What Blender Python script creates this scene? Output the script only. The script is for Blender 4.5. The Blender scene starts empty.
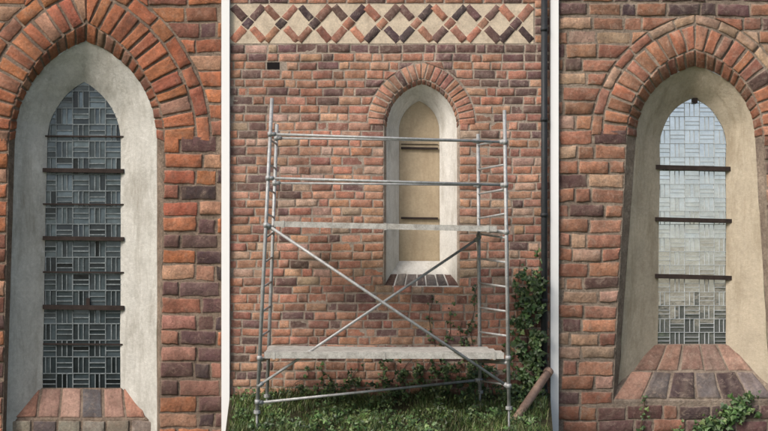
import bpy, math, random
import numpy as np
from mathutils import Vector, noise
random.seed(7)
D=14.0
sc=bpy.context.scene
def q(px,py,d=0.0):
    # survey grid in centimetres on the facade -> metres, d = depth behind wall face
    f=(D+d)/D
    return Vector(((px-384)/100*f, d, 2.155+(215.5-py)/100*f))

# ---------------------------------------------------------------- materials
def newmat(name):
    m=bpy.data.materials.new(name); m.use_nodes=True
    nt=m.node_tree; b=nt.nodes['Principled BSDF']
    return m,nt,b
def nd(nt,t,**k):
    n=nt.nodes.new(t)
    for a,v in k.items(): setattr(n,a,v)
    return n
def noise_node(nt,scale,detail=6,rough=0.6,coord=None,dist=0.0):
    n=nd(nt,'ShaderNodeTexNoise'); n.inputs['Scale'].default_value=scale
    n.inputs['Detail'].default_value=detail; n.inputs['Roughness'].default_value=rough
    n.inputs['Distortion'].default_value=dist
    nt.links.new(coord,n.inputs['Vector']); return n
def ramp(nt,inp,a,b,va=0.0,vb=1.0):
    r=nd(nt,'ShaderNodeMapRange'); r.inputs['From Min'].default_value=a; r.inputs['From Max'].default_value=b
    r.inputs['To Min'].default_value=va; r.inputs['To Max'].default_value=vb
    nt.links.new(inp,r.inputs['Value']); return r.outputs[0]
def mixc(nt,fac,A,B,mode='MIX'):
    m=nd(nt,'ShaderNodeMix',data_type='RGBA',blend_type=mode)
    for s,i in ((fac,0),(A,6),(B,7)):
        if isinstance(s,(int,float)): m.inputs[i].default_value=s
        elif isinstance(s,tuple): m.inputs[i].default_value=(*s,1)
        else: nt.links.new(s,m.inputs[i])
    return m.outputs[2]
def surf_mat(name,base=None,s=1.0,var=0.3,lime=0.0,limecol=(0.5,0.44,0.37),stain=0.0,staincol=(0.1,0.08,0.06),rough=0.9,bump=0.3,bdist=0.01,metal=0.0,streak=False,limelo=0.53,grime=0.0):
    m,nt,b=newmat(name)
    tc=nd(nt,'ShaderNodeTexCoord').outputs['Object']
    if base is None:
        a=nd(nt,'ShaderNodeAttribute',attribute_name='Col'); col=a.outputs['Color']
    else:
        col=mixc(nt,0.0,base,base)
    n1=noise_node(nt,5*s,8,0.65,tc); v=ramp(nt,n1.outputs[0],0.3,0.7,1-var,1+var)
    n2=noise_node(nt,38*s,8,0.8,tc); v2=ramp(nt,n2.outputs[0],0.35,0.65,1-var*1.1,1+var*1.1)
    mu=nd(nt,'ShaderNodeMath',operation='MULTIPLY'); nt.links.new(v,mu.inputs[0]); nt.links.new(v2,mu.inputs[1])
    cmb=nd(nt,'ShaderNodeCombineColor')
    for i in range(3): nt.links.new(mu.outputs[0],cmb.inputs[i])
    col=mixc(nt,1.0,col,cmb.outputs[0],'MULTIPLY')
    if lime>0:
        n3=noise_node(nt,13*s,10,0.82,tc,0.6); f=ramp(nt,n3.outputs[0],limelo,limelo+0.13,0,lime)
        col=mixc(nt,f,col,limecol)
    if stain>0:
        mp=nd(nt,'ShaderNodeMapping'); mp.inputs['Location'].default_value=(3,7,1)
        if streak: mp.inputs['Scale'].default_value=(1.0,1.0,0.22)
        nt.links.new(tc,mp.inputs['Vector'])
        n4=noise_node(nt,6*s,9,0.75,mp.outputs[0],0.3); f=ramp(nt,n4.outputs[0],0.48,0.68,0,stain)
        col=mixc(nt,f,col,staincol)
    if grime>0:
        # broad weathering patches over many bricks, plus damp soiling rising from the base
        n6=noise_node(nt,1.3,7,0.62,tc,0.4); g=ramp(nt,n6.outputs[0],0.38,0.64,0.0,grime)
        sx=nd(nt,'ShaderNodeSeparateXYZ'); nt.links.new(tc,sx.inputs[0])
        dz=ramp(nt,sx.outputs[2],0.3,1.5,grime*0.55,0.0)
        mx=nd(nt,'ShaderNodeMath',operation='MAXIMUM'); nt.links.new(g,mx.inputs[0]); nt.links.new(dz,mx.inputs[1])
        col=mixc(nt,mx.outputs[0],col,(0.10,0.068,0.055))
    nt.links.new(col,b.inputs['Base Color'])
    b.inputs['Roughness'].default_value=rough; b.inputs['Metallic'].default_value=metal
    if 'Specular IOR Level' in b.inputs: b.inputs['Specular IOR Level'].default_value=0.2
    n5=noise_node(nt,34*s,10,0.75,tc)
    bp=nd(nt,'ShaderNodeBump'); bp.inputs['Strength'].default_value=bump; bp.inputs['Distance'].default_value=bdist
    nt.links.new(n5.outputs[0],bp.inputs['Height']); nt.links.new(bp.outputs[0],b.inputs['Normal'])
    return m
M={}
M['brickL']=surf_mat('brick_large',s=1.0,var=0.28,lime=0.42,limecol=(0.50,0.37,0.28),stain=0.45,staincol=(0.12,0.065,0.05),bump=0.9,bdist=0.02,grime=0.30)
M['brickR']=surf_mat('brick_large_worn',s=1.0,var=0.28,lime=0.5,limecol=(0.55,0.44,0.35),stain=0.4,staincol=(0.13,0.08,0.06),bump=0.9,bdist=0.02,limelo=0.52,grime=0.30)
M['brickM']=surf_mat('brick_small',s=1.8,var=0.30,lime=0.5,limecol=(0.60,0.49,0.41),stain=0.42,staincol=(0.15,0.09,0.07),bump=0.9,bdist=0.012,limelo=0.52,grime=0.32)
MLc=(0.34,0.26,0.20); MMc=(0.48,0.40,0.33); MRc=(0.42,0.34,0.27)
M['mortarL']=surf_mat('lime_mortar',MLc,1.0,0.30,0.4,(0.52,0.45,0.37),0.75,(0.12,0.085,0.065),bump=1.0,bdist=0.04,grime=0.35)
M['mortarR']=surf_mat('lime_mortar_pale',MRc,1.0,0.30,0.5,(0.56,0.50,0.42),0.6,(0.14,0.10,0.08),bump=1.0,bdist=0.04,grime=0.35)
M['mortarM']=surf_mat('lime_mortar_fine',MMc,1.6,0.30,0.4,(0.60,0.53,0.46),0.55,(0.17,0.12,0.09),bump=1.0,bdist=0.02,grime=0.35)
M['plasterL']=surf_mat('plaster_grey',(0.52,0.51,0.475),0.8,0.12,0.6,(0.71,0.70,0.67),0.8,(0.28,0.26,0.22),bump=0.6,bdist=0.014,streak=True)
M['plasterM']=surf_mat('plaster_white',(0.62,0.605,0.57),1.5,0.10,0.5,(0.77,0.76,0.74),0.65,(0.34,0.31,0.26),bump=0.5,bdist=0.01,streak=True)
M['plasterR']=surf_mat('plaster_beige',(0.46,0.40,0.31),0.8,0.11,0.4,(0.57,0.51,0.42),0.75,(0.28,0.23,0.16),bump=0.6,bdist=0.014,streak=True)
M['tan']=surf_mat('tan_render',(0.46,0.37,0.255),1.2,0.10,0.35,(0.54,0.45,0.33),0.5,(0.31,0.23,0.15),bump=0.3,bdist=0.006,streak=True)
M['frieze']=surf_mat('frieze_plaster',(0.62,0.52,0.40),1.5,0.16,0.5,(0.68,0.60,0.49),0.55,(0.28,0.21,0.16),bump=0.6,bdist=0.01)
M['iron']=surf_mat('rusty_iron',(0.035,0.025,0.022),3,0.3,0.2,(0.1,0.06,0.045),bump=0.3,bdist=0.003,rough=0.7)
M['steel']=surf_mat('galvanised_steel',(0.36,0.37,0.37),3,0.25,0.4,(0.50,0.51,0.50),0.6,(0.18,0.165,0.15),rough=0.5,metal=0.25,bump=0.1,bdist=0.001)
M['board']=surf_mat('scaffold_board',(0.44,0.43,0.40),2.5,0.25,0.5,(0.62,0.60,0.57),0.65,(0.19,0.17,0.14),bump=0.4,bdist=0.003)
M['blackpipe']=surf_mat('painted_pipe',(0.03,0.033,0.036),3,0.2,rough=0.5,bump=0.1,bdist=0.002)
M['clay']=surf_mat('rusty_pole',(0.38,0.26,0.20),3,0.2,0.4,(0.48,0.36,0.30),0.5,(0.14,0.09,0.07),rough=0.7,bump=0.3,bdist=0.003)
M['white']=surf_mat('white_paint',(0.88,0.88,0.88),2,0.01,bump=0.03,bdist=0.001)
M['black']=surf_mat('hole_shade_black',(0.012,0.01,0.01),2,0.1)  # near-black colour standing in for shade inside the putlog hole
M['soil']=surf_mat('soil',(0.06,0.055,0.03),2,0.4,0.4,(0.07,0.1,0.03),bump=1,bdist=0.03)
M['grassground']=surf_mat('grass_ground',(0.07,0.10,0.035),0.6,0.4,0.3,(0.10,0.12,0.05),bump=1,bdist=0.05)
def leafmat(name):
    m,nt,b=newmat(name)
    a=nd(nt,'ShaderNodeAttribute',attribute_name='Col')
    nt.links.new(a.outputs['Color'],b.inputs['Base Color']); b.inputs['Roughness'].default_value=0.5
    return m
M['leaf']=leafmat('leaf_green')
def glassmat(name,metal,rough,bmp,lo=0.75,hi=1.2,sc_=12):
    m,nt,b=newmat(name)
    tc=nd(nt,'ShaderNodeTexCoord').outputs['Object']
    a=nd(nt,'ShaderNodeAttribute',attribute_name='Col')
    n=noise_node(nt,sc_,6,0.7,tc); v=ramp(nt,n.outputs[0],0.3,0.7,lo,hi)
    cmb=nd(nt,'ShaderNodeCombineColor')
    for i in range(3): nt.links.new(v,cmb.inputs[i])
    c=mixc(nt,1.0,a.outputs['Color'],cmb.outputs[0],'MULTIPLY')
    nt.links.new(c,b.inputs['Base Color']); b.inputs['Metallic'].default_value=metal; b.inputs['Roughness'].default_value=rough
    n5=noise_node(nt,14,3,0.5,tc); bp=nd(nt,'ShaderNodeBump'); bp.inputs['Strength'].default_value=bmp; bp.inputs['Distance'].default_value=0.01
    nt.links.new(n5.outputs[0],bp.inputs['Height']); nt.links.new(bp.outputs[0],b.inputs['Normal'])
    return m
M['glassL']=glassmat('leaded_glass_grey',0.4,0.2,0.15,0.5,1.45,4)
M['glassR']=glassmat('leaded_glass_bright',0.9,0.06,0.05,0.9,1.12)
M['came']=surf_mat('lead_came',(0.18,0.205,0.215),2,0.35,0.3,(0.32,0.35,0.36),0.55,(0.06,0.07,0.075),rough=0.6,bump=0.1,bdist=0.002)
M['cameR']=surf_mat('lead_came_pale',(0.42,0.45,0.46),3,0.2,rough=0.6,bump=0.1,bdist=0.002)

# ---------------------------------------------------------------- mesh helpers
class MB:
    def __init__(s): s.v=[];s.f=[];s.c=[]
    def add(s,vs,fs,col=(1,1,1)):
        o=len(s.v); s.v.extend([tuple(v) for v in vs]); s.f.extend([tuple(i+o for i in f) for f in fs])
        s.c.extend(col if isinstance(col,list) else [col]*len(vs))
    def build(s,name,mat,parent=None,smooth=True):
        me=bpy.data.meshes.new(name); me.from_pydata(s.v,[],s.f)
        a=me.color_attributes.new('Col','FLOAT_COLOR','POINT')
        arr=np.ones((len(s.v),4),dtype=np.float32); arr[:,:3]=np.array(s.c,dtype=np.float32); a.data.foreach_set('color',arr.ravel())
        me.polygons.foreach_set('use_smooth',[smooth]*len(me.polygons))
        me.materials.append(mat); me.update()
        ob=bpy.data.objects.new(name,me); sc.collection.objects.link(ob)
        if parent: ob.parent=parent
        return ob
def empty(name):
    e=bpy.data.objects.new(name,None); sc.collection.objects.link(e); return e
SMEAR=[MLc,0.5]
def brick(mb,c,h,col,bev=0.004,jit=0.0015,nrm=None,chip=0.3):
    """c: bl,br,tr,tl corners (Vector)."""
    bl,br,tr,tl=c
    cen=(bl+br+tr+tl)/4
    cc=[]
    for p in c:
        k=random.random()**3*0.14*chip if random.random()<0.6 else 0
        cc.append(p.lerp(cen,k)+Vector((random.uniform(-1,1)*jit,0,random.uniform(-1,1)*jit)))
    bl,br,tr,tl=cc
    W=max((br-bl).length,(tr-tl).length); H=max((tl-bl).length,(tr-br).length)
    if W<0.006 or H<0.006: return
    if nrm is None: nrm=Vector((0,-1,0))
    bev=bev*random.uniform(0.5,1.4)
    bu=min(0.3,bev/W*1.8); bv=min(0.3,bev/H*1.8)
    us=[0,bu*0.3,bu]+([.2,.35,.5,.65,.8] if bu<0.15 else [.5])+[1-bu,1-bu*0.3,1]; hu=[0,.65,1]+[1]*(len(us)-6)+[1,.65,0]
    vs=[0,bv*0.3,bv,.5,1-bv,1-bv*0.3,1]; hv=[0,.65,1,1,1,.65,0]
    tx=random.uniform(-1,1)*h*0.3; tz=random.uniform(-1,1)*h*0.25
    V=[];CL=[];nu=len(us);nv=len(vs)
    s0=random.random()*50
    k=random.uniform(0.78,1.18); col=(col[0]*k,col[1]*k,col[2]*k)
    sm,sa=SMEAR; sb=random.random()
    for j,v in enumerate(vs):
        for i,u in enumerate(us):
            p=bl.lerp(br,u).lerp(tl.lerp(tr,u),v)
            e=min(hu[i],hv[j])
            hh=h*e
            if e>0: hh+=tx*(u-.5)*2*e+tz*(v-.5)*2*e+random.uniform(-1,1)*h*0.10
            edge=(i<3 or j<3 or i>nu-4 or j>nv-4)
            if edge:
                aa=W/max(H,1e-4)
                n=noise.noise(Vector((u*4+s0,v*3,0)))*jit*2.2; n2=noise.noise(Vector((u*3*aa*.6,v*3+s0,5)))*jit*2.2
                p=p+Vector((n,0,n2))
            V.append(p+nrm*(hh-0.002))
            r=noise.noise(Vector((p.x*40,p.z*40,s0)))
            f=(0.95 if e==0 else (0.5 if e<1 else 0.06))*(0.6+0.8*sb)+r*0.5
            f=max(0,min(1,f))*sa
            cv=1+0.40*noise.noise(Vector((p.x*16,s0,p.z*16)))
            CL.append(tuple((a*(1-f)+b*f)*cv for a,b in zip(col,sm)))
    F=[(j*nu+i,j*nu+i+1,(j+1)*nu+i+1,(j+1)*nu+i) for j in range(nv-1) for i in range(nu-1)]
    mb.add(V,F,CL)
def box(mb,lo,hi,col=(1,1,1)):
    x0,y0,z0=lo;x1,y1,z1=hi
    V=[(x0,y0,z0),(x1,y0,z0),(x1,y1,z0),(x0,y1,z0),(x0,y0,z1),(x1,y0,z1),(x1,y1,z1),(x0,y1,z1)]
    mb.add(V,[(0,3,2,1),(4,5,6,7),(0,1,5,4),(1,2,6,5),(2,3,7,6),(3,0,4,7)],col)
def tube(mb,a,b,r,n=12,col=(1,1,1),caps=True):
    a=Vector(a);b=Vector(b);d=(b-a).normalized()
    u=d.orthogonal().normalized();w=d.cross(u)
    V=[]
    for p in (a,b):
        for i in range(n):
            t=2*math.pi*i/n; V.append(p+(u*math.cos(t)+w*math.sin(t))*r)
    F=[(i,(i+1)%n,n+(i+1)%n,n+i) for i in range(n)]
    if caps: F+= [tuple(range(n-1,-1,-1)),tuple(range(n,2*n))]
    mb.add(V,F,col)
def beam(mb,a,b,wy,wz,col=(1,1,1)):
    a=Vector(a);b=Vector(b)
    V=[]
    for p in (a,b):
        for sy,sz in((-1,-1),(1,-1),(1,1),(-1,1)): V.append(p+Vector((0,sy*wy/2,sz*wz/2)))
    mb.add(V,[(0,3,2,1),(4,5,6,7),(0,1,5,4),(1,2,6,5),(2,3,7,6),(3,0,4,7)],col)

# ---------------------------------------------------------------- arch outlines
NS=12;NA=18
class Arch:
    def __init__(s,bl,sl,sr,br,yb,ys,ya,d=0.0):
        s.p=(bl,sl,sr,br,yb,ys,ya,d); s.cx=(sl+sr)/2
        w=(sr-sl)/2;h=ys-ya;R=(w*w+h*h)/(2*w); s.R=R; s.ys=ys; s.w=w
        pa=math.acos((w-R)/R); s.pa=pa; s.cl=(sl+R,ys); s.cr=(sr-R,ys)
        L=[(bl+(sl-bl)*i/NS, yb+(ys-yb)*i/NS) for i in range(NS)]
        A=[(s.cl[0]+R*math.cos(math.pi+(pa-math.pi)*i/NA), ys-R*math.sin(math.pi+(pa-math.pi)*i/NA)) for i in range(NA+1)]
        s.left=L+A
        Rr=[(br+(sr-br)*i/NS, yb+(ys-yb)*i/NS) for i in range(NS)]+[(2*s.cx-x,y) for x,y in A]
        s.right=Rr
        s.pts=s.left+list(reversed(Rr))[1:]
        s.d=d
    def xl(s,y): a=s.left[::-1]; return float(np.interp(y,[t[1] for t in a],[t[0] for t in a]))
    def xr(s,y): a=s.right[::-1]; return float(np.interp(y,[t[1] for t in a],[t[0] for t in a]))
    def ring(s,t):
        o=Arch.__new__(Arch); R=s.R+t
        pa=math.acos((s.cx-s.cl[0])/R)
        A=[(s.cl[0]+R*math.cos(math.pi+(pa-math.pi)*i/NA), s.ys-R*math.sin(math.pi+(pa-math.pi)*i/NA)) for i in range(NA+1)]
        bl,sl,sr,br,yb,ys,ya,d=s.p
        L=[(bl+(sl-bl)*i/NS, yb+(ys-yb)*i/NS) for i in range(NS)]
        L.append((sl,ys+0.01))
        Rr=[(br+(sr-br)*i/NS, yb+(ys-yb)*i/NS) for i in range(NS)]; Rr.append((sr,ys+0.01))
        o.left=L+A; o.right=Rr+[(2*s.cx-x,y) for x,y in A]; o.p=s.p; o.cx=s.cx
        return o
def loft(name,A,B,mat,parent,sub=5,wob=0.0):
    mb=MB(); V=[];n=len(A.pts)
    for k in range(sub+1):
        t=k/sub
        for i in range(n):
            a=q(*A.pts[i],A.d);b=q(*B.pts[i],B.d)
            p=a.lerp(b,t)
            if wob:
                w=wob*(1 if 0<k<sub else 0.5); p=p+Vector((noise.noise(p*5),noise.noise(p*5+Vector((9,0,0)))*(0.3 if k in(0,sub) else 1),noise.noise(p*5+Vector((0,9,0)))))*w
            V.append(p)
    F=[(k*n+i,k*n+i+1,(k+1)*n+i+1,(k+1)*n+i) for k in range(sub) for i in range(n-1)]
    mb.add(V,F); return mb.build(name,mat,parent)

def mortar_sheet(name,x0,x1,y0,y1,hole,mat,parent,step=3.0):
    mb=MB(); ny=int((y1-y0)/step)
    ya=hole.p[6]; yb=hole.p[4]
    ys=sorted(set([y0+(y1-y0)*i/ny for i in range(ny+1)]+[ya,yb]))
    ys=[y for y in ys if y0<=y<=y1]
    def strip(a0,a1,b0,b1,ya_,yb_):
        mb.add([q(a0,ya_),q(a1,ya_),q(b1,yb_),q(b0,yb_)],[(3,2,1,0)])
    for a,b in zip(ys[:-1],ys[1:]):
        mid=(a+b)/2
        if mid>ya and mid<yb:
            strip(x0,hole.xl(a),x0,hole.xl(b),a,b); strip(hole.xr(a),x1,hole.xr(b),x1,a,b)
        else: strip(x0,x1,x0,x1,a,b)
    return mb.build(name,mat,parent,smooth=False)

def brick_rows(mb,x0,x1,y0,y1,pitch,L,H2,m,excl,yb,colf,h,bev,jit,wav=0.8,skip=None,chip=0.3):
    apex=min(p[1] for p in excl.left)
    r=0; yt=y0
    while yt<y1:
        pp=pitch*random.uniform(0.93,1.07)
        r+=1
        ybm=yt+pp-m*random.uniform(0.8,1.3); ym=(yt+ybm)/2
        seed=random.random()*90
        def wv(x): return wav*(noise.noise(Vector((x/70,r*0.22,3)))*2+noise.noise(Vector((x/22,seed,3)))*0.5)
        if ym>apex and ym<yb: ivs=[('L',x0,None),('R',None,x1)]
        else: ivs=[('F',x0,x1)]
        for kind,a,b in ivs:
            def lo_(y): return a if kind!='R' else excl.xr(y)+m*0.5
            def hi_(y): return b if kind!='L' else excl.xl(y)-m*0.5
            lo,hi=lo_,hi_
            if abs(lo_(yt)-lo_(ybm))>L*0.55 and ym>apex+pitch: vv=lo_(ym); lo=lambda y:vv
            if abs(hi_(yt)-hi_(ybm))>L*0.55 and ym>apex+pitch: vh=hi_(ym); hi=lambda y:vh
            A=min(lo(yt),lo(ybm)); B=max(hi(yt),hi(ybm))
            segs=[]; cur=A-random.uniform(0,L) if kind!='R' else A
            i=r
            if kind=='L':
                cur=B
                while cur>A:
                    w=(L if (i%3)!=1 else H2)*random.uniform(0.86,1.12); i+=1
                    segs.append((max(A,cur-w),cur-(m if cur<B else 0))); cur-=w
            else:
                while cur<B:
                    w=(L if (i%3)!=1 else H2)*random.uniform(0.86,1.12); i+=1
                    segs.append((max(cur,A),min(cur+w-m,B))); cur+=w
            for s0,s1 in segs:
                if s1-s0<2.0*pitch/9: continue
                if skip and skip(s0,s1,yt,ybm,wv((s0+s1)/2)): continue
                cl=lambda x,y:min(max(x,lo(y)),hi(y))
                jy=random.uniform(-.04,.04)*pitch
                j1=random.uniform(-.04,.04)*pitch
                pts=[(cl(s0,ybm),ybm),(cl(s1,ybm),ybm+j1),(cl(s1,yt),yt+j1),(cl(s0,yt),yt)]
                if pts[1][0]-pts[0][0]<1 and pts[2][0]-pts[3][0]<1: continue
                c=[q(x,y+wv(x)+jy) for x,y in pts]
                brick(mb,c,h*(random.uniform(0.6,1.4) if random.random()>0.06 else 0.3),colf((s0+s1)/2,ym),bev,jit,chip=chip)
        yt+=pp
def voussoirs(mb,A,t0,t1,m,bw,colf,h,bev,jit,B=None,split=False):
    R0=A.R+t0+m*0.4; R1=A.R+t1
    ang1=math.pi-math.acos((A.cx-A.cl[0])/R1)
    n=max(3,int(round(ang1*(A.R+(t0+t1)/2)/bw)))
    for side in (-1,1):
        ks=[i/n+(random.uniform(-.12,.12)/n if 0<i<n else 0) for i in range(n+1)]
        for i in range(n):
            k0=ks[i];k1=ks[i+1]
            g0=m/((A.R+t0)*2)
            dr=random.uniform(-1,1)*m*0.35
            def P(R,k,g):
                th=k*ang1+g
                x=A.cl[0]-R*math.cos(th); y=A.ys-R*math.sin(th)
                x=min(x,A.cx-m*0.25)
                if side==1: x=2*A.cx-x
                return (x,y)
            c=[P(R0,k0,g0),P(R0,k1,-g0),P(R1+dr,k1,-g0*0.9),P(R1+dr,k0,g0*0.9)]
            ctr=((c[0][0]+c[2][0])/2,(c[0][1]+c[2][1])/2)
            col=colf(*ctr)
            V=[q(*p) for p in c]
            if side==-1: V=[V[1],V[0],V[3],V[2]]
            brick(mb,V,h*random.uniform(0.7,1.4)+0.003,col,bev,jit,chip=0.5)
            if B is not None:
                def Q(Ar,k,g,d):
                    pa2=math.pi-Ar.pa; th=min(k*pa2+g,pa2)
                    x=Ar.cl[0]-Ar.R*math.cos(th); y=Ar.ys-Ar.R*math.sin(th)
                    if side==1: x=2*Ar.cx-x
                    return q(x,y,d)
                a0=Q(A,k0,g0,0.0);a1=Q(A,k1,-g0,0.0);b0=Q(B,k0,g0,B.d);b1=Q(B,k1,-g0,B.d)
                nr=(a1-a0).cross(b0-a0).normalized()
                if side==-1: V=[a0,a1,b1,b0]
                else: V=[a1,a0,b0,b1]
                cen=(a0+b1)/2; inn=q(A.cx,A.ys,0.0)-cen
                if nr.dot(inn)<0: nr=-nr
                brick(mb,V,h*0.9+0.002,tuple(v*0.75 for v in colf(*ctr)),bev,jit*0.5,nrm=nr,chip=0.3)  # underside face gets a darker brick colour, soffit shade painted in
def choose(pal):
    r=random.random()*sum(w for w,_ in pal)
    for w,c in pal:
        r-=w
        if r<=0: return tuple(x*random.uniform(0.93,1.07) for x in c)
    return pal[-1][1]
OR=(0.50,0.185,0.09);RD=(0.39,0.13,0.075);BR=(0.28,0.12,0.08);BF=(0.49,0.27,0.175);DK=(0.075,0.052,0.058);DP=(0.145,0.08,0.077);PK=(0.45,0.225,0.16);GR=(0.15,0.135,0.135)

def sill(mb,xt0,xt1,yt,dt,xb0,xb1,yb,db,rows,cols,colf,h,m,bev,jit,first=0):
    nr=(q(xt1,yt,dt)-q(xt0,yt,dt)).cross(q(xt0,yt,dt)-q(xb0,yb,db)).normalized()
    if nr.y>0: nr=-nr
    for r in range(first,rows):
        t0=r/rows;t1=(r+1)/rows-m/abs(yb-yt)
        n=cols+r
        us=[i/n+(random.uniform(-.08,.08)/n if 0<i<n else 0) for i in range(n+1)]
        for i in range(n):
            def P(u,t):
                xa=xt0+(xt1-xt0)*u;xb=xb0+(xb1-xb0)*u
                a=q(xa,yt,dt);b=q(xb,yb,db); return a.lerp(b,t)
            g=m/(xb1-xb0)/2
            u0=us[i]+g;u1=us[i+1]-g
            brick(mb,[P(u0,t1),P(u1,t1),P(u1,t0),P(u0,t0)],h*random.uniform(.8,1.3),colf(r,i,n),bev,jit,nrm=nr)
    return nr
def sheet(name,pts,mat,parent,col=(1,1,1)):
    mb=MB(); mb.add(pts,[tuple(range(len(pts)))],col); return mb.build(name,mat,parent,False)

def glazing(parent,x0,x1,y0,y1,d,cell,gcol,gmat,cmat,tilt,cw,variation,seed,darkp=0.0,rt=0.012,topcol=None):
    rnd=random.Random(seed)
    mb=MB();cm=MB()
    nx=int(round((x1-x0)/cell));ny=int((y1-y0)/cell)+1
    cx=(x1-x0)/nx
    def pane(a,b,c,e):
        k=rnd.uniform(1-variation,1+variation); k*= 0.35 if rnd.random()<darkp else 1
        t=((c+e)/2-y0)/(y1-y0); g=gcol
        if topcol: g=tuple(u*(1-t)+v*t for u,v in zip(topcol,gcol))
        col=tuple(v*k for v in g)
        P=[q(a,e,d),q(b,e,d),q(b,c,d),q(a,c,d)]
        tx=rnd.gauss(0,rt);tz=tilt+rnd.gauss(0,rt)
        ctr=(P[0]+P[2])/2
        V=[]
        for p in P:
            o=p-ctr; V.append(p+Vector((0,o.x*tx+o.z*tz,0)))
        mb.add(V,[(0,1,2,3)],col)
    def came(a,c,b,e):
        A=q(a,c,d-0.006);B=q(b,e,d-0.006)
        w=cw/100*rnd.uniform(.8,1.2); o=rnd.uniform(-.002,.002)
        if abs(a-b)<0.01: box(cm,(A.x-w/2+o,A.y-0.004,min(A.z,B.z)),(A.x+w/2+o,A.y+0.006,max(A.z,B.z)))
        else: box(cm,(min(A.x,B.x),A.y-0.0055,A.z-w/2+o),(max(A.x,B.x),A.y+0.0045,A.z+w/2+o))
    for j in range(ny):
        for i in range(nx):
            a=x0+i*cx;b=a+cx;c=y1-(j+1)*cell;e=c+cell
            f=0.36
            if (i+j)%2==0:
                pane(a,b,c,c+cell*f);pane(a,b,c+cell*f,c+cell*(1-f));pane(a,b,c+cell*(1-f),e)
                came(a,c+cell*f,b,c+cell*f); came(a,c+cell*(1-f),b,c+cell*(1-f))
                came(a,c,a,e); came(b,c,b,e)
            else:
                pane(a,a+cx*f,c,e);pane(a+cx*f,a+cx*(1-f),c,e);pane(a+cx*(1-f),b,c,e)
                came(a+cx*f,c,a+cx*f,e); came(a+cx*(1-f),c,a+cx*(1-f),e)
                came(a,c,b,c); came(a,e,b,e)
    mb.build('glass_panes',gmat,parent,False); cm.build('lead_cames',cmat,parent,False)

# ================================================================ LEFT WALL
wl=empty('brick_church_wall')
A=Arch(2,9,164,158,470,142,23,0.0); B=Arch(5,15,157,157,470,139,41,0.10); Cc=Arch(41,47,121,120,470,142,82,0.34)
def colL(x,y):
    if x>186 and y>138 and random.random()<0.70: return choose([(3,DK),(2,DP),(1,BR)])
    if y>230: return choose([(2.5,OR),(3,PK),(3,BR),(1.5,BF),(1.4,DP)])
    return choose([(6,OR),(3,RD),(2.4,BR),(2,BF),(0.8,DP)])
def colLr(x,y): return choose([(6,OR),(3,RD),(2,BF),(1.2,BR)])
mb=MB(); SMEAR[:]=[MLc,0.6]
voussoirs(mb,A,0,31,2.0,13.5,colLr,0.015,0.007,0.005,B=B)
voussoirs(mb,A,33,46,1.8,27,colLr,0.012,0.006,0.004)
E=A.ring(47.5)
brick_rows(mb,-40,221.5,-60,500,16.3,37,19,2.1,E,600,colL,0.015,0.007,0.005,1.2)
mb.build('brick_courses',M['brickL'],wl)
mortar_sheet('mortar_bed',-60,222,-70,520,A,M['mortarL'],wl)
loft('arch_soffit_mortar',A,B,M['mortarL'],wl,3,0.002)
loft('plaster_reveal',B,Cc,M['plasterL'],wl,10,0.016)
mb=MB()
cs=[PK,(0.33,0.2,0.16),(0.38,0.24,0.19),(0.10,0.10,0.11),(0.40,0.24,0.19),PK]
sill(mb,20,142,389,0.33,14,146,420,0.16,1,6,lambda r,i,n:cs[i%6],0.014,2.2,0.007,0.005)
for i in range(6):
    xa=8+i*24.5; brick(mb,[q(xa+1,442,0.155),q(xa+23,442,0.155),q(xa+23,421,0.155),q(xa+1,421,0.155)],0.012,choose([(2,(0.3,0.26,0.22)),(1,(0.13,0.12,0.12)),(2,(0.36,0.3,0.26))]),0.006,0.004)
mb.build('sill_bricks',M['brickL'],wl)
sheet('sill_bed',[q(0,420,0.16),q(160,420,0.16),q(160,388,0.335),q(0,388,0.335)],M['mortarL'],wl)
sheet('sill_front',[q(-5,475,0.16),q(165,475,0.16),q(165,420.1,0.16),q(-5,420.1,0.16)],M['mortarL'],wl)
win=empty('lancet_window'); win.parent=wl
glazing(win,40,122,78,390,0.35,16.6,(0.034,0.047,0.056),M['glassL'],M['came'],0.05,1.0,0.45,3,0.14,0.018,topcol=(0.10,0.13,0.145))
mb=MB()
for yy,t in ((170,4.2),(238,4.0),(307,4.6)):
    beam(mb,q(43,yy,0.31),q(124,yy+1,0.31),0.03,t/100)
for yy in (136,204,272,344):
    beam(mb,q(43,yy,0.325),q(124,yy+0.6,0.325),0.012,0.016)
box(mb,tuple(q(86,306,0.32)),tuple(q(90,298,0.33)))
mb.build('saddle_bars',M['iron'],win,False)

# ================================================================ RIGHT WALL
wr=empty('brick_church_wall')
A=Arch(613,627,763,776,401,136,50,0.0); B=Arch(617,636,755,771,401,138,66,0.10); Cc=Arch(657,660,726,726,401,146,98,0.36)
RB=(0.34,0.155,0.10);RC=(0.44,0.21,0.135);RE=(0.50,0.32,0.225)
def colR(x,y):
    if y>400: return choose([(3,DP),(2,RB),(1,DK),(1,RC)])
    if y<22: return choose([(3,DP),(3,RB),(2,DK)])
    return choose([(4,RB),(4,RC),(2,RE),(1.9,DP)]) if y<215 else choose([(3,RB),(5,RC),(4,RE),(1.4,DP)])
def colRr(x,y): return choose([(5,(0.45,0.185,0.105)),(3,RB),(1,RC),(0.6,DP)])
mb=MB(); SMEAR[:]=[MRc,0.7]
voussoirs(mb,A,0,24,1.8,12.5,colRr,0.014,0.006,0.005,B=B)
voussoirs(mb,A,25.5,35,1.6,25,lambda x,y:choose([(2,RC),(2,RE)]),0.012,0.005,0.004)
E=A.ring(36)
brick_rows(mb,558.5,800,-12,500,14.6,33,17,2.0,E,401,colR,0.014,0.0065,0.0045,1.2)
mb.build('brick_courses',M['brickR'],wr)
mortar_sheet('mortar_bed',558,830,-70,520,A,M['mortarR'],wr)
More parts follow.
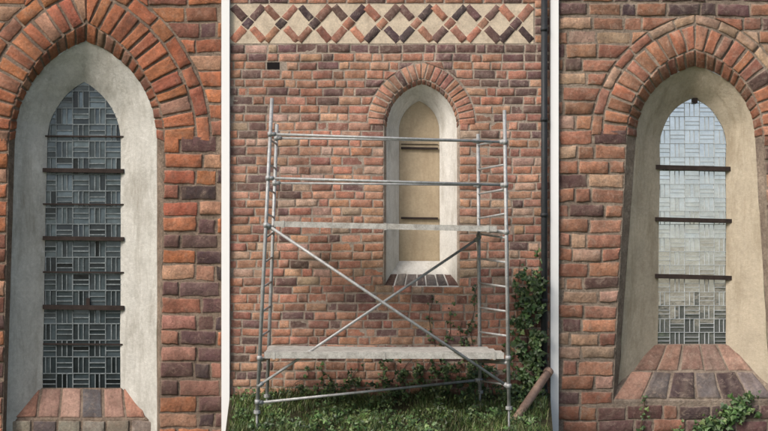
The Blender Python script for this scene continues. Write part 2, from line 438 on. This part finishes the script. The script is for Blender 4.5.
loft('arch_soffit_mortar',A,B,M['mortarR'],wr,3,0.002)
loft('plaster_reveal',B,Cc,M['plasterR'],wr,10,0.016)
mb=MB()
def cR(r,i,n):
    if r==0: return [(0.30,0.17,0.13),(0.33,0.19,0.14),(0.26,0.15,0.12),(0.28,0.18,0.15),(0.36,0.22,0.17),(0.3,0.2,0.15)][i%6]
    return [(0.40,0.23,0.17),GR,DK,GR,DK,(0.2,0.17,0.17),(0.4,0.27,0.2)][i%7]
sill(mb,650,733,345,0.355,612,776,401,0.0,2,5,cR,0.015,2.0,0.007,0.005)
mb.build('sill_bricks',M['brickR'],wr)
sheet('sill_bed',[q(600,401.3,0.0),q(790,401.3,0.0),q(790,344,0.36),q(600,344,0.36)],M['mortarR'],wr)
win=empty('lancet_window'); win.parent=wr
glazing(win,655,729,92,346,0.37,13.5,(0.84,0.86,0.87),M['glassR'],M['cameR'],0.046,0.45,0.05,5,0,0.004)
mb=MB()
for yy,t in ((168,4.6),(220,4.0),(277,4.4)):
    beam(mb,q(655,yy-1,0.33),q(733,yy+1,0.33),0.03,t/100)
box(mb,tuple(q(693,103,0.33)),tuple(q(697,98,0.36)))
mb.build('saddle_bars',M['iron'],win,False)

# ================================================================ MIDDLE WALL
wm=empty('brick_church_wall')
A=Arch(384,384,459,459,287,125,79,0.0); B=Arch(386,386.5,457,457,287,128,84,0.04); Cc=Arch(399,399,439.5,440,287,131,101,0.28)
MR=(0.47,0.22,0.145);MO=(0.53,0.285,0.19);MP=(0.56,0.37,0.28);MD=(0.165,0.095,0.09);MB_=(0.32,0.15,0.11)
def colM(x,y):
    if y<53: return choose([(3,DP),(2,MD),(1,MP)])
    if y<130 and x>430: return choose([(4,MD),(4,MR),(3,MB_),(1,MO)])
    if y<110: return choose([(2.4,MD),(4,MR),(2,MB_),(3,MO)])
    if y>290: return choose([(2,MD),(4,MR),(4,MB_),(2,MO)])
    return choose([(1.3,MD),(5,MR),(3,MB_),(4,MO),(2.6,MP)])
mb=MB(); SMEAR[:]=[MMc,0.7]
voussoirs(mb,A,0,16,1.0,6.4,lambda x,y:choose([(4,MR),(3,MO),(2,MB_),(.6,MD)]),0.008,0.003,0.002,B=B)
E=A.ring(17)
HOLE=[]
def skip(s0,s1,yt,yb_,w):
    if not HOLE and s0<=272<=s1 and yt<=69.5<=yb_+1.3 and s1-s0>9:
        HOLE.append((s0,s1,yt+w,yb_+w)); return True
    return False
brick_rows(mb,230.5,549.5,44.5,470,8.75,20.5,11,1.25,E,287,colM,0.008,0.0032,0.0024,0.7,skip=skip,chip=0.45)
x=230.5
while x<533:
    brick(mb,[q(x,3,0),q(x+18,3,0),q(x+18,-5,0),q(x,-5,0)],0.009,choose([(2,DP),(2,MR)]),0.003,0.0015); x+=19.5
for r in range(6):
    y=44-8.75*(r+1)
    brick(mb,[q(535,y+7.3,0),q(549.5,y+7.3,0),q(549.5,y,0),q(535,y,0)],0.009,choose([(2,MD),(2,MR)]),0.003,0.0015)
def diag(a,b,w,col):
    a=Vector((a[0],a[1]));b=Vector((b[0],b[1]));d=(b-a).normalized();n=Vector((-d.y,d.x))*w/2
    P=[a+n,b+n,b-n,a-n]
    brick(mb,[q(p.x,p.y,0) for p in P],0.010,col,0.0025,0.0024,chip=0.5)
p=33.6;x=231;yt,yb=5,42
def l2(a,b,t): return (a[0]+(b[0]-a[0])*t,a[1]+(b[1]-a[1])*t)
cf=lambda: choose([(3.2,MR),(2,MB_),(4,MD),(2.2,DK)])
SMEAR[1]=0.35
while x+p<=534.5:
    j=lambda:random.uniform(-.8,.8)
    a=(x+2+j(),yb-2);b=(x+p-2+j(),yt+2)
    for t0,t1 in((-.03,.37),(.38,.62),(.63,1.03)): diag(l2(a,b,t0),l2(a,b,t1),8.0*random.uniform(.88,1.1),cf())
    a=(x+2+j(),yt+2);b=(x+p-2+j(),yb-2)
    for t0,t1 in((-.03,.37),(.63,1.03)): diag(l2(a,b,t0),l2(a,b,t1),8.0*random.uniform(.88,1.1),cf())
    x+=p
mb.build('brick_courses',M['brickM'],wm)
mortar_sheet('mortar_bed',230,550,-70,520,A,M['mortarM'],wm)
sheet('frieze_plaster',[q(230.2,43.5,-0.003),q(533.5,43.5,-0.003),q(533.5,4,-0.003),q(230.2,4,-0.003)],M['frieze'],wm)
if HOLE:
    a,b,c,e=HOLE[0]
    sheet('putlog_hole_shade',[q(a+0.5,e,-0.003),q(min(b,a+13),e,-0.003),q(min(b,a+13),c,-0.003),q(a+0.5,c,-0.003)],M['black'],wm)  # flat black sheet on the wall, paints the shade inside the hole
loft('arch_soffit_mortar',A,B,M['mortarM'],wm,3,0.001)
loft('plaster_reveal',B,Cc,M['plasterM'],wm,8,0.006)
mb=MB()
sill(mb,394,446,262,0.275,383,460,287,0.0,2,6,lambda r,i,n:choose([(4,(0.19,0.17,0.165)),(3,(0.12,0.11,0.115)),(2,DP)]),0.008,1.2,0.003,0.0025,first=1)
mb.build('sill_bricks',M['brickM'],wm)
sheet('sill_bed',[q(380,287.2,0.0),q(463,287.2,0.0),q(463,261,0.285),q(380,261,0.285)],M['plasterM'],wm)
win=empty('blind_lancet_window'); win.parent=wm
sheet('tan_infill',[q(395,265,0.29),q(444,265,0.29),q(444,98,0.29),q(395,98,0.29)],M['tan'],win)
mb=MB()
for yy in (148,218): beam(mb,q(401,yy,0.27),q(438,yy+0.5,0.27),0.015,0.022)
tube(mb,q(401,144,0.28),q(438,144.3,0.28),0.004)
mb.build('saddle_bars',M['iron'],win,False)

for a,b in((222,230),(550,558)):
    mb=MB(); lo=q(a,600,0);hi=q(b,-80,0)
    box(mb,(lo.x,-0.05,lo.z),(hi.x,0.02,hi.z)); mb.build('white_divider_post',M['white'],None,False)

# ================================================================ downpipe
dp=empty('drainpipe'); mb=MB()
px=q(543.5,0).x
tube(mb,(px,-0.065,-0.2),(px,-0.065,4.7),0.032,16)
for yy in (30,120,215,300,390):
    z=q(0,yy).z; tube(mb,(px,-0.065,z-0.018),(px,-0.065,z+0.018),0.038,16); box(mb,(px-0.012,-0.06,z-0.01),(px+0.012,0.0,z+0.01))
mb.build('pipe',M['blackpipe'],dp)

# ================================================================ ground
def bank_z(x,y):
    t=-y
    return 0.36-0.20*t+0.03*noise.noise(Vector((x*2,y*2,0))) if t<1.3 else 0.10-(t-1.3)*2.0
mb=MB(); NX=60;NY=34;V=[]
for j in range(NY+1):
    y=-1.75*j/NY
    hw0=-1.54+0.09*(-y)/1.3; hw1=1.66-0.12*(-y)/1.3
    for i in range(NX+1):
        x=hw0+(hw1-hw0)*i/NX; V.append((x,y,max(bank_z(x,y),-0.7)))
F=[(j*(NX+1)+i,(j+1)*(NX+1)+i,(j+1)*(NX+1)+i+1,j*(NX+1)+i+1) for j in range(NY) for i in range(NX)]
mb.add(V,F)
for i in (0,NX):
    for j in range(NY):
        a=V[j*(NX+1)+i];b=V[(j+1)*(NX+1)+i]
        mb.add([a,b,(b[0],b[1],-0.72),(a[0],a[1],-0.72)],[(0,1,2,3)])
mb.build('soil_bank',M['soil'],None)
mb=MB(); S=600
mb.add([(-S,-S,-0.7),(S,-S,-0.7),(S,S,-0.7),(-S,S,-0.7)],[(0,1,2,3)]); mb.build('ground',M['grassground'],None,False)

def gcol(x=0,y=0):
    k=random.uniform(0.55,1.6)*(1+0.7*noise.noise(Vector((x*4,y*4,2)))); b=random.choice([(0.07,0.125,0.03),(0.05,0.09,0.025),(0.10,0.14,0.04),(0.15,0.15,0.07)])
    return tuple(c*k for c in b)
mb=MB()
def xlim(y): return -1.53+0.09*(-y)/1.3, 1.65-0.12*(-y)/1.3
for i in range(15000):
    y=-random.random()*1.35; a,b=xlim(y); x=random.uniform(a+0.02,b-0.02); z=bank_z(x,y)
    dens=noise.noise(Vector((x*2.8,y*2.8,4)))
    if dens<-0.25 and random.random()<0.6: continue
    h=random.uniform(0.03,0.09)*(1+1.4*dens); w=random.uniform(0.002,0.004)
    t=random.random()*6.28; lx=math.cos(t);ly=math.sin(t); k=h*random.uniform(0.3,1.3)
    ax,ay=-ly*w,lx*w
    if x+lx*k>b or x+lx*k<a: continue
    p0=Vector((x-ax,y-ay,z-0.01));p1=Vector((x+ax,y+ay,z-0.01));m0=Vector((x+lx*k*.35-ax*.8,y+ly*k*.35-ay*.8,z+h*.6));m1=Vector((x+lx*k*.35+ax*.8,y+ly*k*.35+ay*.8,z+h*.6));tp=Vector((x+lx*k,y+ly*k,z+h))
    mb.add([p0,p1,m1,m0,tp],[(0,1,2,3),(3,2,4)],gcol(x,y))
mb.build('grass',M['leaf'],None,False)

def leaf(mb,p,size,nrm,col,ang=None):
    nrm=nrm.normalized(); u=nrm.orthogonal().normalized(); w=nrm.cross(u)
    a=random.random()*6.28 if ang is None else ang
    e1=u*math.cos(a)+w*math.sin(a); e2=nrm.cross(e1)
    s=size
    P=[(0,0),(0.45,-0.12),(0.55,0.30),(0.28,0.42),(0,1.0),(-0.28,0.42),(-0.55,0.30),(-0.45,-0.12),(0,0.35)]
    V=[p+e1*(x*s)+e2*(y*s)+nrm*(-abs(x)*0.35*s if i!=8 else 0.04*s) for i,(x,y) in enumerate(P)]
    mb.add(V,[(0,1,2,8),(8,2,3,4),(8,4,5,6),(0,8,6,7)],col)
def lcol(dark=1.0):
    k=random.uniform(0.45,1.5)*dark; b=random.choice([(0.04,0.08,0.022),(0.055,0.10,0.028),(0.03,0.06,0.02),(0.085,0.12,0.04)])
    return tuple(c*k for c in b)
def ivy_patch(mb,cx,cy,rx,ry,n,size,spread):
    for i in range(n):
        a=random.random()*6.28;r=math.sqrt(random.random())
        x=cx+rx*r*math.cos(a);y=cy+ry*r*math.sin(a)
        d=noise.noise(Vector((x/9,y/9,1)))
        if d<-0.05: continue
        if x<233 or x>545: continue
        p=q(x,y,-random.uniform(0.015,spread))
        leaf(mb,p,size*random.uniform(0.5,1.4),Vector((random.gauss(0,.5),-1,random.gauss(.4,.5))),lcol())
def stem(mb,pts,r):
    for a,b in zip(pts[:-1],pts[1:]): tube(mb,q(a[0],a[1],-0.015),q(b[0],b[1],-0.015),r,5,(0.06,0.045,0.03),False)
def walk(mb,x,y,tx,ty,size,spread,dens,n=22):
    pts=[(x,y)]
    for i in range(1,n+1):
        t=i/n; pts.append((x+(tx-x)*t+noise.noise(Vector((t*3,x,ty)))*12, y+(ty-y)*t))
    stem(mb,pts,0.003)
    for i,(a,b) in enumerate(pts):
        t=i/n
        ivy_patch(mb,a,b,(7-4*t)*1.2,6,int(dens*(1.2-0.9*t)),size,spread)
mb=MB()
for (x,y,tx,ty,dn) in [(455,400,478,285,10),(440,400,452,310,7),(425,400,434,296,6),(470,400,462,322,9),(400,400,412,345,4),(380,400,385,345,4),(350,400,362,352,3),(330,400,322,360,3),(490,400,470,330,8),(300,400,306,368,3)]:
    walk(mb,x,y,tx,ty,0.030,0.06,dn)
for c in [(345,390,60,11,260),(432,381,48,17,460),(300,399,60,8,170),(482,384,38,22,420),(395,355,18,8,30)]:
    ivy_patch(mb,*c,0.038,0.14)
mb.build('ivy',M['leaf'],None,False)
mb=MB()
for c in [(530,400,17,34,900),(533,350,14,30,520),(530,305,13,28,380),(522,285,8,18,110),(540,275,6,16,70),(520,330,10,20,120)]:
    ivy_patch(mb,*c,0.045,0.22)
for (x,y,tx,ty,dn) in [(525,420,520,260,8),(535,420,540,252,8),(515,420,516,285,7)]:
    walk(mb,x,y,tx,ty,0.04,0.08,dn)
mb.build('ivy',M['leaf'],None,False)
mb=MB()
for k in range(230):
    y=-random.random()**0.8*1.2; a,b=xlim(y); x=random.uniform(a+0.1,b-0.12); z=bank_z(x,y)
    if noise.noise(Vector((x*1.7,y*1.7,8)))<-0.15: continue
    hh=random.uniform(0.05,0.17)*(1.3 if y>-0.4 else 0.85); c0=random.uniform(0.7,1.8)
    for i in range(random.randint(8,20)):
        t=random.random(); p=Vector((x+random.gauss(0,.035),y+random.gauss(0,.04),z+hh*t))
        if p.y>-0.01: p.y=-0.01
        leaf(mb,p,random.uniform(0.015,0.045),Vector((random.gauss(0,.6),-0.6,random.uniform(.2,1.2))),lcol(c0))
mb.build('weeds',M['leaf'],None,False)
mb=MB()
def vine(pts,n,size,rx):
    for a,b in zip(pts[:-1],pts[1:]): tube(mb,q(a[0],a[1],-0.03),q(b[0],b[1],-0.03),0.005,5,(0.10,0.08,0.04),False)
    for i in range(n):
        t=random.random()*(len(pts)-1);k=int(t);f=t-k;x=pts[k][0]+(pts[k+1][0]-pts[k][0])*f+random.gauss(0,rx);y=pts[k][1]+(pts[k+1][1]-pts[k][1])*f+random.gauss(0,rx)
        leaf(mb,q(x,y,-random.uniform(.03,.08)),size*random.uniform(.6,1.4),Vector((random.gauss(0,.5),-1,random.gauss(.4,.5))),tuple(c*1.4 for c in lcol()))
vine([(700,440),(712,425),(730,412),(750,400)],150,0.05,5)
vine([(690,440),(704,428),(722,424),(760,410)],90,0.05,4)
vine([(640,440),(641,425),(645,408),(643,396)],22,0.035,2.2)
vine([(668,440),(672,432),(680,428)],20,0.035,3)
mb.build('climbing_vine',M['leaf'],None,False)

# distant trees across the churchyard (seen mirrored in the glass)
mb=MB(); rt_=random.Random(4)
for tx_,th_,tw_ in [(-34,5,5),(-27,4,4),(-20,6,5),(-12,3.6,4),(-6,4.2,4),(0,3.2,4),(5,4.0,4),(11,4.5,4.5),(16.5,3.2,5),(20.5,2.7,4),(25,3.9,5),(31,6,5)]:
    ty_=-78+rt_.uniform(-3,3)
    tube(mb,(tx_,ty_,-0.7),(tx_,ty_,th_*0.6),0.22,8,(0.06,0.045,0.03))
    for i in range(1100):
        d=Vector((rt_.gauss(0,1),rt_.gauss(0,1),rt_.gauss(0,1))).normalized()*rt_.random()**0.4
        p=Vector((tx_+d.x*tw_*.6,ty_+d.y*tw_*.5,th_*0.5+d.z*th_*0.62-0.2))
        leaf(mb,p,rt_.uniform(.3,.7),Vector((rt_.gauss(0,1),rt_.gauss(0,1),rt_.gauss(0.4,1))),lcol())
mb.build('distant_trees',M['leaf'],None,False)

# ================================================================ pole
mb=MB(); a=q(501,441,-1.0); b=q(549,371,-0.09)
tube(mb,a,b,0.041,20)
dd=(b-a).normalized(); tube(mb,a+dd*0.30,a+dd*0.33,0.048,20); tube(mb,b-dd*0.05,b,0.048,20)
mb.build('rusty_pole',M['clay'],None)

# ================================================================ scaffold
sf=empty('scaffold_tower')
mb=MB(); fy,by=-1.02,-0.28
def fp(x,y): return q(x,y,fy)
def bp(x,y): return q(x,y,by)
def lin(p0,p1,y):
    t=(y-p0[1])/(p1[1]-p0[1]); return p0[0]+(p1[0]-p0[0])*t
LF=((272,98),(257,412)); LB=((277,124),(267,396)); RF=((504.5,110),(509,408)); RBk=((478,134),(480,392))
r=0.0175
tube(mb,fp(*LF[0]),fp(*LF[1]),r); tube(mb,bp(*LB[0]),bp(*LB[1]),r)
tube(mb,fp(*RF[0]),fp(*RF[1]),r); tube(mb,bp(*RBk[0]),bp(*RBk[1]),r)
yy=140
while yy<400:
    tube(mb,fp(lin(*RF,yy),yy),bp(lin(*RBk,yy),yy+ (5 if yy<215 else -4)),0.010)
    tube(mb,fp(lin(*LF,yy),yy),bp(lin(*LB,yy),yy+ (4 if yy<215 else -5)),0.010)
    yy+=24.5
def rail(a,b,rr=0.013,fa=fp,fb=fp):
    A_=fa(*a);B_=fb(*b); tube(mb,A_,B_,rr)
    d=(B_-A_).normalized()
    for P_,s in((A_,1),(B_,-1)): tube(mb,P_-d*0.01*s,P_+d*0.05*s,0.021,10)
rail((lin(*LF,134),134),(lin(*RF,142),142))
rail((lin(*LF,178),178),(lin(*RF,185),185))
rail((lin(*LB,138),138),(lin(*RBk,141),141),0.011,bp,bp)
rail((lin(*LB,183),183),(lin(*RBk,185),185),0.011,bp,bp)
rail((lin(*LF,224),224),(lin(*RF,385),387),0.014)
rail((lin(*LF,384),386),(lin(*RBk,238),238),0.013,fp,bp)
rail((lin(*LF,403),403),(lin(*RBk,380),380),0.013,fp,bp)
for y0,y1 in((229,232),(360,363)):
    tube(mb,fp(lin(*LF,y0),y0),bp(lin(*LB,y0),y0-2),0.017); tube(mb,fp(lin(*RF,y1),y1),bp(lin(*RBk,y1),y1-2),0.017)
for post,f,ys_ in((LF,fp,(134,178,225,358,402)),(RF,fp,(142,185,232,358,386)),(RBk,bp,(141,185,236,360,381)),(LB,bp,(138,183,228,356))):
    for yv in ys_:
        a=f(lin(*post,yv),yv-2.2);b=f(lin(*post,yv),yv+2.2); tube(mb,a,b,0.026,12)
mb.build('tube_frames',M['steel'],sf)
mb=MB()
for post,f in((LF,fp),(RF,fp),(LB,bp),(RBk,bp)):
    x,y=post[1]; p=f(x,y); gz=bank_z(p.x,p.y)
    tube(mb,(p.x,p.y,gz+0.01),(p.x,p.y,p.z+0.06),0.011,10)
    tube(mb,(p.x,p.y,p.z-0.015),(p.x,p.y,p.z+0.015),0.032,10)
    box(mb,(p.x-0.055,p.y-0.055,gz-0.01),(p.x+0.055,p.y+0.055,gz+0.012))
mb.build('screw_jacks',M['steel'],sf,False)
def deck(name,x0,y0,x1,y1,th):
    mb=MB(); n=3
    a=fp(x0,y0);b=fp(x1,y1)
    ys=[fy+0.03+(by-fy-0.06)*i/n for i in range(n+1)]
    for i in range(n):
        A0=Vector((a.x+random.uniform(-.01,.01),(ys[i]+ys[i+1])/2,a.z)); B0=Vector((b.x-0.17*(i/n)+random.uniform(-.01,.01),(ys[i]+ys[i+1])/2,b.z-0.003*i))
        m_=(A0+B0)/2-Vector((0,0,0.008))
        wy=(ys[i+1]-ys[i])-0.008
        beam(mb,A0,m_,wy,th); beam(mb,m_,B0,wy,th)
    mb.build(name,M['board'],sf,False)
    mb=MB()
    beam(mb,a+Vector((0,0.018,-0.004)),b+Vector((0,0.018,-0.004)),0.012,th+0.016)
    for xx in (0.04,0.5,0.96):
        p=a.lerp(b,xx); box(mb,(p.x-0.012,p.y+0.008,p.z-th/2-0.02),(p.x+0.012,p.y+0.03,p.z+th/2+0.01))
    mb.build(name+'_edge',M['board'],sf,False)
deck('upper_deck',274,223.5,497,228.5,0.036)
deck('lower_deck',264,355,504,355.5,0.044)

# ================================================================ light, world, camera
el=math.radians(42); az=math.radians(228)
w=bpy.data.worlds.new('World'); sc.world=w; w.use_nodes=True
nt=w.node_tree; bg=nt.nodes['Background']
sk=nt.nodes.new('ShaderNodeTexSky'); sk.sky_type='NISHITA'; sk.sun_disc=False; sk.sun_elevation=el; sk.sun_rotation=az
sk.air_density=1.0; sk.dust_density=4.0; sk.ozone_density=0.6
nt.links.new(sk.outputs[0],bg.inputs[0]); bg.inputs[1].default_value=0.15
sd=Vector((math.sin(az)*math.cos(el),math.cos(az)*math.cos(el),math.sin(el)))
L=bpy.data.lights.new('sun','SUN'); L.energy=2.8; L.angle=math.radians(25); L.color=(1,0.95,0.89)
lo=bpy.data.objects.new('sun',L); sc.collection.objects.link(lo); lo.rotation_euler=(-sd).to_track_quat('-Z','Y').to_euler()
cd=bpy.data.cameras.new('camera'); cam=bpy.data.objects.new('camera',cd); sc.collection.objects.link(cam)
cam.location=(0,-D,2.155); cam.rotation_euler=(math.radians(90),0,0)
cd.sensor_width=36; cd.lens=36*D/7.68; cd.clip_end=2000; sc.camera=cam
sc.view_settings.view_transform='Standard'; sc.view_settings.look='None'; sc.view_settings.exposure=0
